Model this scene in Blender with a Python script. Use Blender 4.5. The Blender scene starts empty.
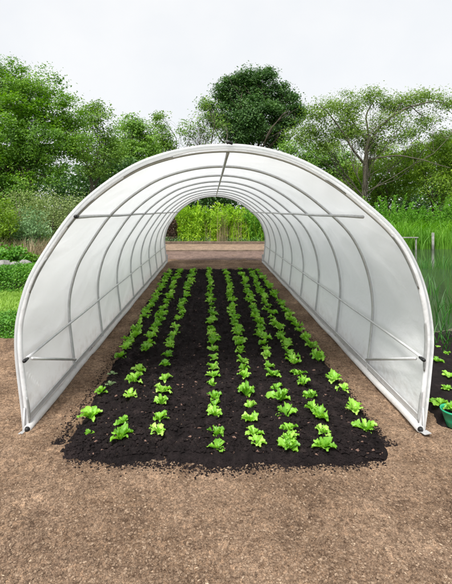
import bpy, math, random
import numpy as np
random.seed(7); RNG = np.random.default_rng(11)
scene = bpy.context.scene
COL = scene.collection
R = math.radians
# ------------------------------------------------------------------ camera constants (metres)
F = 410.0; VX = 212.0; HY = 208.0; CAMH = 1.606; DF = 2.94; DB = 12.05
def W(px, py, d):
    return ((px-VX)*d/F, d, CAMH-(py-HY)*d/F)
def G(px, py):                       # point of the ground seen at a photo pixel
    d = CAMH*F/(py-HY)
    return ((px-VX)*d/F, d)

# ------------------------------------------------------------------ materials
def new_mat(name):
    m = bpy.data.materials.new(name); m.use_nodes = True
    nt = m.node_tree; nt.nodes.clear()
    out = nt.nodes.new('ShaderNodeOutputMaterial')
    return m, nt, out
def node(nt, t, **kw):
    n = nt.nodes.new(t)
    for k, v in kw.items():
        if k in n.inputs: n.inputs[k].default_value = v
        else: setattr(n, k, v)
    return n
def ramp(nt, stops):
    r = nt.nodes.new('ShaderNodeValToRGB')
    e = r.color_ramp.elements
    while len(e) < len(stops): e.new(0.5)
    for el, (p, c) in zip(e, stops):
        el.position = p; el.color = (*c, 1)
    return r
def leaf_mat(name, c0, c1, c2, trans=0.35, rough=0.55, objrand=0.0):
    m, nt, out = new_mat(name)
    g = node(nt, 'ShaderNodeNewGeometry')
    r = ramp(nt, [(0.0, c0), (0.55, c1), (1.0, c2)])
    tc = node(nt, 'ShaderNodeTexCoord')
    nz = node(nt, 'ShaderNodeTexNoise', Scale=0.9, Detail=2.0)
    mx = node(nt, 'ShaderNodeMath', operation='MULTIPLY_ADD')
    sc = node(nt, 'ShaderNodeMath', operation='MULTIPLY'); sc.inputs[1].default_value = 0.62
    nt.links.new(g.outputs['Random Per Island'], sc.inputs[0])
    nt.links.new(tc.outputs['Object'], nz.inputs['Vector'])
    nt.links.new(nz.outputs['Fac'], mx.inputs[0]); mx.inputs[1].default_value = 1.1
    sb = node(nt, 'ShaderNodeMath', operation='SUBTRACT'); sb.inputs[1].default_value = 0.36
    nt.links.new(sc.outputs[0], sb.inputs[0]); nt.links.new(sb.outputs[0], mx.inputs[2])
    nt.links.new(mx.outputs[0], r.inputs['Fac'])
    if objrand:
        oi = node(nt, 'ShaderNodeObjectInfo'); ma = node(nt, 'ShaderNodeMath', operation='MULTIPLY_ADD')
        ma.inputs[1].default_value = objrand; ma.inputs[2].default_value = -objrand*0.5
        ad = node(nt, 'ShaderNodeMath', operation='ADD')
        nt.links.new(oi.outputs['Random'], ma.inputs[0]); nt.links.new(ma.outputs[0], ad.inputs[0]); nt.links.new(mx.outputs[0], ad.inputs[1])
        nt.links.new(ad.outputs[0], r.inputs['Fac'])
    p = node(nt, 'ShaderNodeBsdfPrincipled', Roughness=rough)
    t = node(nt, 'ShaderNodeBsdfTranslucent')
    hs = node(nt, 'ShaderNodeHueSaturation', Saturation=1.1, Value=1.25)
    nt.links.new(r.outputs['Color'], hs.inputs['Color'])
    nt.links.new(r.outputs['Color'], p.inputs['Base Color'])
    nt.links.new(hs.outputs['Color'], t.inputs['Color'])
    ms = node(nt, 'ShaderNodeMixShader'); ms.inputs[0].default_value = trans
    nt.links.new(p.outputs[0], ms.inputs[1]); nt.links.new(t.outputs[0], ms.inputs[2])
    nt.links.new(ms.outputs[0], out.inputs['Surface'])
    return m
def noise_mat(name, stops, scale, detail=6, rough=0.9, bump=0.3, bscale=None, metallic=0.0, fine=None, dist=0.02, spec=0.3):
    m, nt, out = new_mat(name)
    tc = node(nt, 'ShaderNodeTexCoord')
    n1 = node(nt, 'ShaderNodeTexNoise', Scale=scale, Detail=detail, Roughness=0.65)
    nt.links.new(tc.outputs['Object'], n1.inputs['Vector'])
    r = ramp(nt, stops)
    nt.links.new(n1.outputs['Fac'], r.inputs['Fac'])
    colout = r.outputs['Color']
    if fine:
        for (fs, fstops, fac) in fine:
            n3 = node(nt, 'ShaderNodeTexNoise', Scale=fs, Detail=3.0, Roughness=0.7)
            nt.links.new(tc.outputs['Object'], n3.inputs['Vector'])
            r3 = ramp(nt, fstops); nt.links.new(n3.outputs['Fac'], r3.inputs['Fac'])
            mix = node(nt, 'ShaderNodeMix', data_type='RGBA', blend_type='MULTIPLY')
            mix.inputs[0].default_value = fac
            nt.links.new(colout, mix.inputs[6]); nt.links.new(r3.outputs['Color'], mix.inputs[7])
            colout = mix.outputs[2]
    p = node(nt, 'ShaderNodeBsdfPrincipled', Roughness=rough, Metallic=metallic)
    p.inputs['Specular IOR Level'].default_value = spec
    nt.links.new(colout, p.inputs['Base Color'])
    if bump:
        n2 = node(nt, 'ShaderNodeTexNoise', Scale=bscale or scale*3, Detail=6.0, Roughness=0.7)
        nt.links.new(tc.outputs['Object'], n2.inputs['Vector'])
        b = node(nt, 'ShaderNodeBump', Strength=bump, Distance=dist)
        nt.links.new(n2.outputs['Fac'], b.inputs['Height'])
        nt.links.new(b.outputs['Normal'], p.inputs['Normal'])
    nt.links.new(p.outputs[0], out.inputs['Surface'])
    return m
M = {}
M['soil'] = noise_mat('brown_soil', [(0.3,(0.13,0.087,0.058)),(0.5,(0.195,0.134,0.092)),(0.7,(0.27,0.192,0.136))], 1.6, 8, 0.95, 1.0, 70, dist=0.010,
    fine=[(0.8,[(0.35,(0.78,0.77,0.77)),(0.65,(1.12,1.12,1.12))],1.0),(5,[(0.3,(0.75,0.75,0.77)),(0.7,(1.15,1.15,1.13))],1.0),(26,[(0.33,(0.55,0.51,0.48)),(0.5,(1,1,1)),(0.68,(1.4,1.36,1.3))],0.9),(75,[(0.36,(0.5,0.46,0.44)),(0.5,(1,1,1)),(0.68,(1.5,1.45,1.4))],0.8),(170,[(0.38,(0.5,0.46,0.44)),(0.5,(1.05,1.05,1.05)),(0.64,(1.5,1.5,1.45))],0.9)], spec=0.1)
M['dark_soil'] = noise_mat('black_compost', [(0.3,(0.006,0.0047,0.005)),(0.55,(0.013,0.010,0.0105)),(0.8,(0.036,0.027,0.026))], 9, 8, 0.93, 0.8, 60, dist=0.012,
    fine=[(120,[(0.35,(0.6,0.6,0.6)),(0.65,(1.5,1.4,1.35))],0.8)], spec=0.12)
M['path'] = noise_mat('trodden_path', [(0.3,(0.17,0.122,0.088)),(0.7,(0.27,0.20,0.15))], 1.4, 7, 0.95, 0.6, 30, fine=[(7,[(0.35,(0.7,0.68,0.66)),(0.65,(1.3,1.28,1.25))],0.9),(30,[(0.35,(0.6,0.57,0.55)),(0.65,(1.35,1.33,1.3))],0.9)])
M['damp_soil'] = noise_mat('damp_soil', [(0.3,(0.10,0.068,0.058)),(0.7,(0.19,0.135,0.115))], 2.0, 7, 0.95, 0.7, 30, fine=[(7,[(0.35,(0.7,0.68,0.66)),(0.65,(1.3,1.28,1.25))],0.9),(30,[(0.35,(0.6,0.57,0.55)),(0.65,(1.35,1.33,1.3))],0.9)])
M['meadow'] = noise_mat('meadow_ground', [(0.3,(0.045,0.07,0.022)),(0.6,(0.09,0.12,0.04)),(0.8,(0.15,0.13,0.07))], 0.8, 7, 0.95, 0.5, 12)
M['mud'] = noise_mat('mud', [(0.3,(0.05,0.045,0.03)),(0.7,(0.14,0.12,0.09))], 3, 7, 0.8, 0.6, 30)
M['steel'] = noise_mat('galvanised_steel', [(0.3,(0.50,0.505,0.515)),(0.7,(0.63,0.635,0.645))], 12, 4, 0.42, 0.05, 60, metallic=0.45, spec=0.5)
M['steel_light'] = noise_mat('pale_steel', [(0.3,(0.50,0.505,0.51)),(0.7,(0.62,0.625,0.63))], 12, 4, 0.45, 0.05, 60, metallic=0.3, spec=0.5)
M['steel_and_shade'] = noise_mat('plate_and_hem_shade', [(0.3,(0.33,0.335,0.34)),(0.7,(0.46,0.465,0.47))], 25, 4, 0.5, 0.1, 60, metallic=0.3)  # foot plates, and the grey that stands in for shade along the hem
M['black'] = noise_mat('black_plastic', [(0.3,(0.012,0.012,0.013)),(0.7,(0.02,0.02,0.021))], 30, 3, 0.4, 0.05, 60)
M['timber'] = noise_mat('weathered_timber', [(0.3,(0.09,0.065,0.045)),(0.7,(0.2,0.15,0.11))], 6, 6, 0.85, 0.4, 40)
M['bark'] = noise_mat('bark', [(0.3,(0.045,0.034,0.026)),(0.7,(0.12,0.095,0.075))], 5, 7, 0.9, 0.9, 18, dist=0.05)
M['bark_grey'] = noise_mat('grey_bark', [(0.3,(0.07,0.062,0.045)),(0.7,(0.16,0.145,0.11))], 5, 7, 0.9, 0.9, 18, dist=0.05)
M['stone'] = noise_mat('pale_stone', [(0.3,(0.14,0.14,0.13)),(0.7,(0.33,0.33,0.31))], 7, 7, 0.9, 0.6, 25)
M['pot'] = noise_mat('green_plastic', [(0.3,(0.01,0.27,0.13)),(0.7,(0.02,0.36,0.18))], 8, 3, 0.35, 0.05, 60, spec=0.5)
M['clod'] = noise_mat('soil_clod', [(0.34,(0.08,0.055,0.038)),(0.5,(0.185,0.128,0.088)),(0.68,(0.33,0.245,0.175))], 45, 5, 0.95, 0.5, 80, dist=0.006, spec=0.1)
M['straw'] = noise_mat('straw', [(0.3,(0.38,0.28,0.19)),(0.7,(0.58,0.47,0.35))], 9, 4, 0.9, 0.1, 60, spec=0.1)
M['litter'] = noise_mat('dead_leaf', [(0.3,(0.10,0.06,0.045)),(0.7,(0.24,0.15,0.12))], 9, 4, 0.9, 0.3, 60, spec=0.1)
M['lettuce'] = leaf_mat('lettuce_leaf', (0.130,0.347,0.030), (0.310,0.609,0.070), (0.580,0.840,0.200), 0.42, 0.42, 0.55)
M['lettuce_pale'] = leaf_mat('pale_lettuce_leaf', (0.2,0.33,0.12), (0.36,0.5,0.25), (0.5,0.62,0.40), 0.35, 0.5)
M['maple'] = leaf_mat('bright_tree_leaf', (0.050,0.137,0.013), (0.126,0.274,0.021), (0.268,0.452,0.046), 0.42)
M['olive'] = leaf_mat('olive_tree_leaf', (0.084,0.188,0.026), (0.167,0.322,0.043), (0.294,0.484,0.074), 0.35)
M['dullgreen'] = leaf_mat('dull_tree_leaf', (0.072,0.163,0.023), (0.157,0.287,0.039), (0.293,0.442,0.073), 0.35)
M['darkleaf'] = leaf_mat('dark_tree_leaf', (0.031,0.093,0.023), (0.063,0.151,0.032), (0.128,0.245,0.050), 0.28)
M['loose'] = leaf_mat('loose_tree_leaf', (0.094,0.173,0.024), (0.168,0.276,0.038), (0.268,0.391,0.074), 0.4)
M['midgreen'] = leaf_mat('mid_green_leaf', (0.087,0.170,0.014), (0.183,0.320,0.024), (0.368,0.509,0.048), 0.4)
M['reed'] = leaf_mat('bright_reed', (0.08,0.24,0.018), (0.16,0.38,0.03), (0.29,0.52,0.07), 0.4)
M['reed_dark'] = leaf_mat('dark_reed', (0.02,0.09,0.012), (0.045,0.17,0.022), (0.10,0.28,0.04), 0.35)
M['willow'] = leaf_mat('yellow_green_leaf', (0.185,0.364,0.020), (0.356,0.573,0.035), (0.608,0.728,0.090), 0.42)
M['drygrass'] = leaf_mat('dry_grass', (0.22,0.17,0.09), (0.34,0.27,0.16), (0.48,0.40,0.27), 0.25)
M['dryshrub'] = leaf_mat('grey_shrub_leaf', (0.131,0.190,0.053), (0.249,0.329,0.106), (0.407,0.502,0.192), 0.25)
M['silver'] = leaf_mat('silver_leaf', (0.099,0.196,0.068), (0.176,0.310,0.126), (0.330,0.460,0.243), 0.3)
M['lawn'] = leaf_mat('lawn_blade', (0.161,0.308,0.035), (0.276,0.462,0.060), (0.414,0.594,0.110), 0.3)
M['litter_leaf'] = leaf_mat('brown_leaf', (0.05,0.028,0.018), (0.10,0.06,0.04), (0.17,0.11,0.075), 0.2)
M['groundcover'] = leaf_mat('groundcover_leaf', (0.049,0.164,0.015), (0.098,0.278,0.025), (0.215,0.418,0.050), 0.3)

def film_material():
    m, nt, out = new_mat('white_film')
    tc = node(nt, 'ShaderNodeTexCoord')
    mp = node(nt, 'ShaderNodeMapping'); mp.inputs['Scale'].default_value = (1.0, 0.6, 1.0)
    mp.inputs['Rotation'].default_value = (0.5, 0.2, 0.3)
    n = node(nt, 'ShaderNodeTexNoise', Scale=3.0, Detail=5.0, Roughness=0.55)
    n.inputs['Distortion'].default_value = 0.25
    nt.links.new(tc.outputs['Object'], mp.inputs[0]); nt.links.new(mp.outputs[0], n.inputs['Vector'])
    w = node(nt, 'ShaderNodeTexNoise', Scale=120.0, Detail=3.0)
    nt.links.new(tc.outputs['Object'], w.inputs['Vector'])
    r = ramp(nt, [(0.3,(0.945,0.955,0.965)),(0.7,(0.965,0.975,0.985))])
    nt.links.new(n.outputs['Fac'], r.inputs['Fac'])
    sx = node(nt, 'ShaderNodeSeparateXYZ'); nt.links.new(tc.outputs['Object'], sx.inputs[0])
    dn = node(nt, 'ShaderNodeTexNoise', Scale=14.0, Detail=6.0, Roughness=0.7); nt.links.new(tc.outputs['Object'], dn.inputs['Vector'])
    hz = node(nt, 'ShaderNodeMapRange'); hz.inputs['From Min'].default_value = 0.0; hz.inputs['From Max'].default_value = 0.34
    hz.inputs['To Min'].default_value = 0.36; hz.inputs['To Max'].default_value = -0.12
    nt.links.new(sx.outputs['Z'], hz.inputs['Value'])
    da = node(nt, 'ShaderNodeMath', operation='ADD'); nt.links.new(hz.outputs[0], da.inputs[0]); nt.links.new(dn.outputs['Fac'], da.inputs[1])
    dr = node(nt, 'ShaderNodeMapRange'); dr.inputs['From Min'].default_value = 0.55; dr.inputs['From Max'].default_value = 0.95
    dr.inputs['To Min'].default_value = 0.0; dr.inputs['To Max'].default_value = 0.28; nt.links.new(da.outputs[0], dr.inputs['Value'])
    dm = node(nt, 'ShaderNodeMix', data_type='RGBA'); nt.links.new(dr.outputs[0], dm.inputs[0]); nt.links.new(r.outputs[0], dm.inputs[6])
    dm.inputs[7].default_value = (0.42, 0.34, 0.27, 1)
    b = node(nt, 'ShaderNodeBump', Strength=0.6, Distance=0.06)
    b2 = node(nt, 'ShaderNodeBump', Strength=0.12, Distance=0.002)
    nt.links.new(n.outputs['Fac'], b.inputs['Height']); nt.links.new(w.outputs['Fac'], b2.inputs['Height'])
    nt.links.new(b.outputs[0], b2.inputs['Normal'])
    p = node(nt, 'ShaderNodeBsdfPrincipled', Roughness=0.45)
    p.inputs['Specular IOR Level'].default_value = 0.35
    t = node(nt, 'ShaderNodeBsdfTranslucent')
    nt.links.new(dm.outputs[2], p.inputs['Base Color']); nt.links.new(dm.outputs[2], t.inputs['Color'])
    nt.links.new(b2.outputs[0], p.inputs['Normal'])
    ms = node(nt, 'ShaderNodeMixShader'); ms.inputs[0].default_value = 0.55
    nt.links.new(p.outputs[0], ms.inputs[1]); nt.links.new(t.outputs[0], ms.inputs[2])
    nt.links.new(ms.outputs[0], out.inputs['Surface'])
    return m
M['film'] = film_material()
def water_material():
    m, nt, out = new_mat('pond_water')
    tc = node(nt, 'ShaderNodeTexCoord')
    n = node(nt, 'ShaderNodeTexNoise', Scale=5.0, Detail=3.0)
    nt.links.new(tc.outputs['Object'], n.inputs['Vector'])
    b = node(nt, 'ShaderNodeBump', Strength=0.12, Distance=0.02)
    nt.links.new(n.outputs['Fac'], b.inputs['Height'])
    p = node(nt, 'ShaderNodeBsdfPrincipled', Roughness=0.08)
    p.inputs['Base Color'].default_value = (0.035, 0.055, 0.03, 1)
    nt.links.new(b.outputs[0], p.inputs['Normal'])
    nt.links.new(p.outputs[0], out.inputs['Surface'])
    return m
M['water'] = water_material()

# ------------------------------------------------------------------ object helpers
def tag(o, label=None, cat=None, group=None, kind=None):
    if label: o['label'] = label
    if cat: o['category'] = cat
    if group: o['group'] = group
    if kind: o['kind'] = kind
    return o
def empty(name, loc=(0,0,0)):
    o = bpy.data.objects.new(name, None); COL.objects.link(o); o.location = loc
    o.empty_display_size = 0.2
    return o
def mesh_obj(name, V, Fc, mat, parent=None, smooth=True):
    """V: (n,3) array of world positions, Fc: faces (array (m,k) or list)."""
    V = np.asarray(V, dtype=np.float64)
    me = bpy.data.meshes.new(name)
    if parent is not None:
        V = V - np.array(parent.location)
    if isinstance(Fc, np.ndarray):
        m_, k = Fc.shape
        me.vertices.add(len(V)); me.vertices.foreach_set('co', V.astype(np.float32).ravel())
        me.loops.add(m_*k); me.loops.foreach_set('vertex_index', Fc.astype(np.int32).ravel())
        me.polygons.add(m_); me.polygons.foreach_set('loop_start', np.arange(0, m_*k, k, dtype=np.int32))
        me.polygons.foreach_set('use_smooth', np.full(m_, smooth))
        me.update(calc_edges=True)
    else:
        me.from_pydata([tuple(v) for v in V], [], [tuple(f) for f in Fc])
        for p in me.polygons: p.use_smooth = smooth
    me.materials.append(mat)
    o = bpy.data.objects.new(name, me); COL.objects.link(o)
    if parent is not None: o.parent = parent
    return o
class MB:
    def __init__(s): s.v = []; s.f = []; s.n = 0
    def add(s, V, Fc):
        s.v.append(np.asarray(V, float)); s.f += [tuple(int(i)+s.n for i in f) for f in Fc]; s.n += len(V)
    def tube(s, pts, rad, sides=10, cap=True):
        pts = np.asarray(pts, float); n = len(pts)
        rad = np.broadcast_to(np.asarray(rad, float), (n,))
        t = np.gradient(pts, axis=0); t /= np.linalg.norm(t, axis=1)[:, None]+1e-9
        up = np.array([0, 0, 1.0]) if abs(t[0][2]) < .9 else np.array([1.0, 0, 0])
        V = []
        for i in range(n):
            a = np.cross(t[i], up); a /= np.linalg.norm(a)+1e-9
            b = np.cross(a, t[i]); up = b
            for k in range(sides):
                th = 2*math.pi*k/sides
                V.append(pts[i]+rad[i]*(math.cos(th)*a+math.sin(th)*b))
        Fc = []
        for i in range(n-1):
            for k in range(sides):
                k2 = (k+1) % sides
                Fc.append((i*sides+k, i*sides+k2, (i+1)*sides+k2, (i+1)*sides+k))
        if cap:
            Fc.append(tuple(range(sides))[::-1]); Fc.append(tuple((n-1)*sides+k for k in range(sides)))
        s.add(V, Fc)
    def box(s, c, d, rz=0, bev=0.0):
        cx, cy, cz = c; x, y, z = d[0]/2, d[1]/2, d[2]/2
        V = []
        for zz, ins in ((-z, 0), (z-bev, 0), (z, bev)):
            for sx, sy in ((-1,-1),(1,-1),(1,1),(-1,1)):
                px, py = sx*(x-ins), sy*(y-ins)
                V.append((cx+px*math.cos(rz)-py*math.sin(rz), cy+px*math.sin(rz)+py*math.cos(rz), cz+zz))
        Fc = [(3,2,1,0),(8,9,10,11)]
        for l in range(2):
            for k in range(4):
                k2 = (k+1) % 4; Fc.append((l*4+k, l*4+k2, l*4+4+k2, l*4+4+k))
        s.add(V, Fc)
    def build(s, name, mat, parent=None, smooth=True):
        return mesh_obj(name, np.concatenate(s.v), s.f, mat, parent, smooth)

# ------------------------------------------------------------------ noise
def vnoise(x, y, seed=0):
    xi = np.floor(x).astype(np.int64); yi = np.floor(y).astype(np.int64)
    xf = x-xi; yf = y-yi
    u = xf*xf*(3-2*xf); v = yf*yf*(3-2*yf)
    def h(a, b):
        n = (a*374761393 + b*668265263 + seed*2246822519) & 0xffffffff
        n = ((n ^ (n >> 13))*1274126177) & 0xffffffff
        n = n ^ (n >> 16)
        return (n & 0xffff)/65535.0
    return (h(xi,yi)*(1-u)+h(xi+1,yi)*u)*(1-v)+(h(xi,yi+1)*(1-u)+h(xi+1,yi+1)*u)*v
def fbm(x, y, oct=4, seed=0, gain=0.5):
    s = 0; a = 1; tot = 0
    for i in range(oct):
        s = s+a*vnoise(x*2**i, y*2**i, seed+i*17); tot += a; a *= gain
    return s/tot
def grid_faces(nu, nv):
    i = np.arange(nu-1)[:, None]; j = np.arange(nv-1)[None, :]
    a = (i*nv+j).ravel()
    return np.stack([a, a+nv, a+nv+1, a+1], 1)
def sheet(name, xs, ys, zf, mat, **kw):
    X, Y = np.meshgrid(xs, ys, indexing='ij')
    Z = zf(X, Y)
    V = np.stack([X.ravel(), Y.ravel(), Z.ravel()], 1)
    o = mesh_obj(name, V, grid_faces(len(xs), len(ys)), mat)
    if kw: tag(o, **kw)
    return o
def sstep(a, b, x):
    t = np.clip((x-a)/(b-a), 0, 1); return t*t*(3-2*t)

# ------------------------------------------------------------------ world + sun
world = bpy.data.worlds.new('World'); scene.world = world; world.use_nodes = True
wn = world.node_tree; wn.nodes.clear()
wo = wn.nodes.new('ShaderNodeOutputWorld'); bg = wn.nodes.new('ShaderNodeBackground')
sky = wn.nodes.new('ShaderNodeTexSky'); sky.sky_type = 'NISHITA'; sky.sun_disc = False
SUN_EL, SUN_AZ = 58, 205            # azimuth clockwise from +Y
sky.sun_elevation = R(SUN_EL); sky.sun_rotation = R(SUN_AZ)
tcw = wn.nodes.new('ShaderNodeTexCoord')
nw = node(wn, 'ShaderNodeTexNoise', Scale=2.2, Detail=5.0, Roughness=0.55)
mpw = node(wn, 'ShaderNodeMapping'); mpw.inputs['Scale'].default_value = (1, 1, 1.3)
wn.links.new(tcw.outputs['Generated'], mpw.inputs[0]); wn.links.new(mpw.outputs[0], nw.inputs['Vector'])
rc = ramp(wn, [(0.32, (7.1, 7.35, 7.65)), (0.66, (8.1, 8.15, 8.2))])
wn.links.new(nw.outputs['Fac'], rc.inputs['Fac'])
mxw = node(wn, 'ShaderNodeMix', data_type='RGBA'); mxw.inputs[0].default_value = 0.93
wn.links.new(sky.outputs[0], mxw.inputs[6]); wn.links.new(rc.outputs[0], mxw.inputs[7])
wn.links.new(mxw.outputs[2], bg.inputs['Color']); bg.inputs['Strength'].default_value = 0.1
wn.links.new(bg.outputs[0], wo.inputs['Surface'])
sl = bpy.data.lights.new('sun', 'SUN'); sl.energy = 4.9; sl.angle = R(22); sl.color = (1, 0.965, 0.91)
so = bpy.data.objects.new('sun', sl); COL.objects.link(so)
az, el = R(SUN_AZ), R(SUN_EL)
from mathutils import Vector
dirv = Vector((math.sin(az)*math.cos(el), math.cos(az)*math.cos(el), math.sin(el)))
so.rotation_euler = dirv.to_track_quat('Z', 'Y').to_euler(); so.location = dirv*30

# ------------------------------------------------------------------ camera
cd = bpy.data.cameras.new('camera'); cam = bpy.data.objects.new('camera', cd); COL.objects.link(cam)
cam.location = (0, 0, CAMH); cam.rotation_euler = (R(90), 0, 0)
cd.sensor_fit = 'HORIZONTAL'; cd.sensor_width = 36; cd.lens = F/452*36
cd.shift_x = (226-VX)/452; cd.shift_y = -(292-HY)/452
cd.clip_end = 2000; cd.clip_start = 0.05
scene.camera = cam
vs = scene.view_settings; vs.view_transform = 'Standard'; vs.look = 'None'; vs.gamma = 1; vs.exposure = 0.34

# ------------------------------------------------------------------ the ground
PX0, PX1, PY0, PY1 = 2.75, 26.0, 5.6, 19.0      # pond
def pond_mask(X, Y):
    e = 0.35*(fbm(X*0.9, Y*0.9, 3, 5)-0.5)*2
    d = np.minimum.reduce([X-PX0, PX1-X, Y-PY0, PY1-Y])+e
    return sstep(0.0, 0.9, d)
def graded(vals):
    out = []
    for a, b, n in vals: out += list(np.linspace(a, b, n, endpoint=False))
    out.append(vals[-1][1]); return np.array(out)
gx = graded([(-600,-60,12),(-60,-12,24),(-12,2,28),(2,28,110),(28,60,12),(60,600,12)])
gy = graded([(-60,4,14),(4,22,90),(22,60,24),(60,900,16)])
sheet('ground', gx, gy, lambda X, Y: -0.05-0.55*pond_mask(X, Y)+0.02*(fbm(X*0.7, Y*0.7, 3, 2)-.5), M['meadow'], kind='structure')
def gnoise(X, Y):
    return 0.05*(fbm(X*1.3, Y*1.3, 3, 3)-.5)+0.03*(fbm(X*4.1, Y*4.1, 2, 13)-.5)+0.022*(fbm(X*9, Y*9, 3, 9)-.5)+0.012*(fbm(X*40, Y*40, 2, 31)-.5)
def soil_z(X, Y):
    X = np.asarray(X, float); Y = np.asarray(Y, float)
    edge = np.minimum.reduce([X+7.0, 2.9-X, 13.9-Y, Y+1.0])
    left_back = 5.35+0.35*(fbm(X*2.2, Y*0+1, 3, 77)-.5)
    side = sstep(0.0, 0.12, np.where(X < -1.7, left_back-Y, 1.0))
    sider = sstep(0.0, 0.3, np.where(X > 1.75, 5.3-Y+0.5*(fbm(X*3, Y*3, 2, 8)-.5), 1.0))
    return gnoise(X, Y)-0.12*(1-side)-0.25*(1-sider)-0.12*(1-sstep(0, .2, edge))
sheet('soil', np.unique(np.concatenate([np.linspace(-7,-2.4,90), np.linspace(-2.4,2.9,350)])),
      np.unique(np.concatenate([np.linspace(-1,1.5,30), np.linspace(1.5,5.6,300), np.linspace(5.6,13.9,260)])), soil_z, M['soil'], kind='structure')
sheet('damp_ground', np.linspace(-4.2,4.2,90), np.linspace(12.35,15.2,60),
      lambda X, Y: 0.012+0.02*(fbm(X*6,Y*6,3,4)-.5)+0.03*sstep(12.4,12.8,Y+0.3*(fbm(X,Y*0,2,1)-.5))-0.03, M['damp_soil'], kind='structure')
sheet('path', np.linspace(-4.2,4.2,90), np.linspace(15.1,17.6,40),
      lambda X, Y: 0.055+0.015*(fbm(X*5,Y*5,3,4)-.5), M['path'], kind='structure')
# planting bed
def bed_z(X, Y, f=None):
    t = (Y-2.6)/(10.3-2.6)
    wob = 0.16*(fbm(X*2.5+3, Y*2.5, 4, 21)-.5)
    l = X-(-1.005-0.16*t)+wob; r = (1.20-0.01*t)-X+0.10*(fbm(X*3, Y*3+9, 4, 22)-.5)
    fr = Y-(2.50+0.10*np.abs(X-0.1)**2.2)+0.10*(fbm(X*4, Y*4, 4, 25)-.5); bk = 10.5-Y
    k_ = 0.12; cut = (np.maximum(k_-l, 0)**2+np.maximum(k_-fr, 0)**2)**.5; cur = (np.maximum(k_-r, 0)**2+np.maximum(k_-fr, 0)**2)**.5
    d = np.minimum.reduce([l, r, fr, bk, k_-cut, k_-cur])+0.035*(fbm(X*22, Y*22, 3, 27)-.5)
    h = 0.05*sstep(0.0, 0.13, d)
    big = 0.06*(fbm(X*4.5, Y*4.5, 3, 40)-.5)
    lump = 0.075*(fbm(X*13, Y*13, 4, 41, 0.6)-.45)+0.024*(fbm(X*48, Y*48, 2, 43)-.5)
    return -0.06+0.06*sstep(-0.02, 0.03, d)+h*(1)+(big+lump)*sstep(0, 0.1, d)+0.004
sheet('planting_bed', np.linspace(-1.35,1.42,260), np.unique(np.concatenate([np.linspace(2.4,5,260), np.linspace(5,10.6,330)])),
      bed_z, M['dark_soil'], kind='structure')
def bz(x, y): return float(bed_z(np.array([float(x)]), np.array([float(y)]))[0])
def side_z(X, Y):
    d = np.minimum.reduce([X-1.70-0.0*(Y), 4.2-X, Y-3.02, 5.25-Y])+0.14*(fbm(X*4, Y*4, 3, 52)-.5)
    return -0.025+0.085*sstep(-0.02, 0.12, d)+0.05*(fbm(X*14, Y*14, 3, 53)-.5)*sstep(0, .1, d)
sheet('side_planting_bed', np.linspace(1.6,4.3,200), np.linspace(2.9,5.35,190), side_z, M['dark_soil'], kind='structure')

# clods, straw: countless
def scatter_rocks(name, n, region, smin, smax, mat, zfun, elong=1.0, pw=3.0, **kw):
    base = np.array([(1,0,0),(0,1,0),(-1,0,0),(0,-1,0),(0,0,1),(0,0,-1)], float)
    fc = np.array([(0,1,4),(1,2,4),(2,3,4),(3,0,4),(1,0,5),(2,1,5),(3,2,5),(0,3,5)])
    x, y = region(n); n = len(x)
    s = smin+(smax-smin)*RNG.random(n)**pw
    z = zfun(x, y)
    jit = 0.65+0.7*RNG.random((n, 6, 3))
    P = base[None]*jit*s[:, None, None]
    P[:, :, 0] *= elong; P[:, :, 2] *= 0.65
    a = RNG.random(n)*6.283; ca, sa = np.cos(a), np.sin(a)
    Q = P.copy(); Q[:, :, 0] = P[:, :, 0]*ca[:, None]-P[:, :, 1]*sa[:, None]; Q[:, :, 1] = P[:, :, 0]*sa[:, None]+P[:, :, 1]*ca[:, None]
    Q[:, :, 0] += x[:, None]; Q[:, :, 1] += y[:, None]; Q[:, :, 2] += (z+s*0.2)[:, None]
    Fc = (fc[None]+(np.arange(n)*6)[:, None, None]).reshape(-1, 3)
    return tag(mesh_obj(name, Q.reshape(-1, 3), Fc, mat, smooth=False), **kw)
def reg_ground(n):
    y = 1.55+(13.0-1.55)*RNG.random(n)**2.2; x = (RNG.random(n)*2-1)*np.minimum(0.62*y+0.3, 6)
    inb = (x > -1.02) & (x < 1.18) & (y > 2.6) & (y < 10.45)
    bad = ((x < -1.7) & (y > 5.2)) | ((x > 1.6) & (y > 3.0))
    k = ~(inb | bad); return x[k], y[k]
def reg_bed(n):
    y = 2.62+(10.3-2.62)*RNG.random(n)**1.7; x = -1.0+2.1*RNG.random(n); return x, y
scatter_rocks('soil_crumbs', 110000, reg_ground, 0.0018, 0.0095, M['clod'], soil_z, label='loose brown crumbs of soil on the bare ground', cat='soil crumbs', kind='stuff')
scatter_rocks('straw_bits', 4200, reg_ground, 0.0008, 0.003, M['straw'], soil_z, elong=3.5, label='tiny pale straw bits on the bare brown ground', cat='straw', kind='stuff')
scatter_rocks('compost_lumps', 26000, reg_bed, 0.003, 0.022, M['dark_soil'], bed_z, pw=2.5, label='black crumbly lumps of compost on the planted bed', cat='compost', kind='stuff')
def reg_edge(n):
    a = RNG.random(n); g = RNG.normal(size=n)*0.026*(0.3+1.7*RNG.random(n))
    xx = -0.93+2.02*RNG.random(n)
    y = np.where(a < .4, 2.52+0.10*np.abs(xx-0.1)**2.2+g, 2.76+7.4*RNG.random(n)**2)
    x = np.where(a < .4, xx, np.where(a < .7, -1.035-0.1*(y-2.6)/7.7+g*.8, 1.19+g*.8)); return x, y
def both_z(x, y): return np.maximum(bed_z(x, y), soil_z(x, y))
scatter_rocks('spilled_compost', 11000, reg_edge, 0.0015, 0.009, M['dark_soil'], both_z, pw=2.5, label='black compost crumbs spilled along the edge of the planted bed', cat='compost', kind='stuff')
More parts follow.
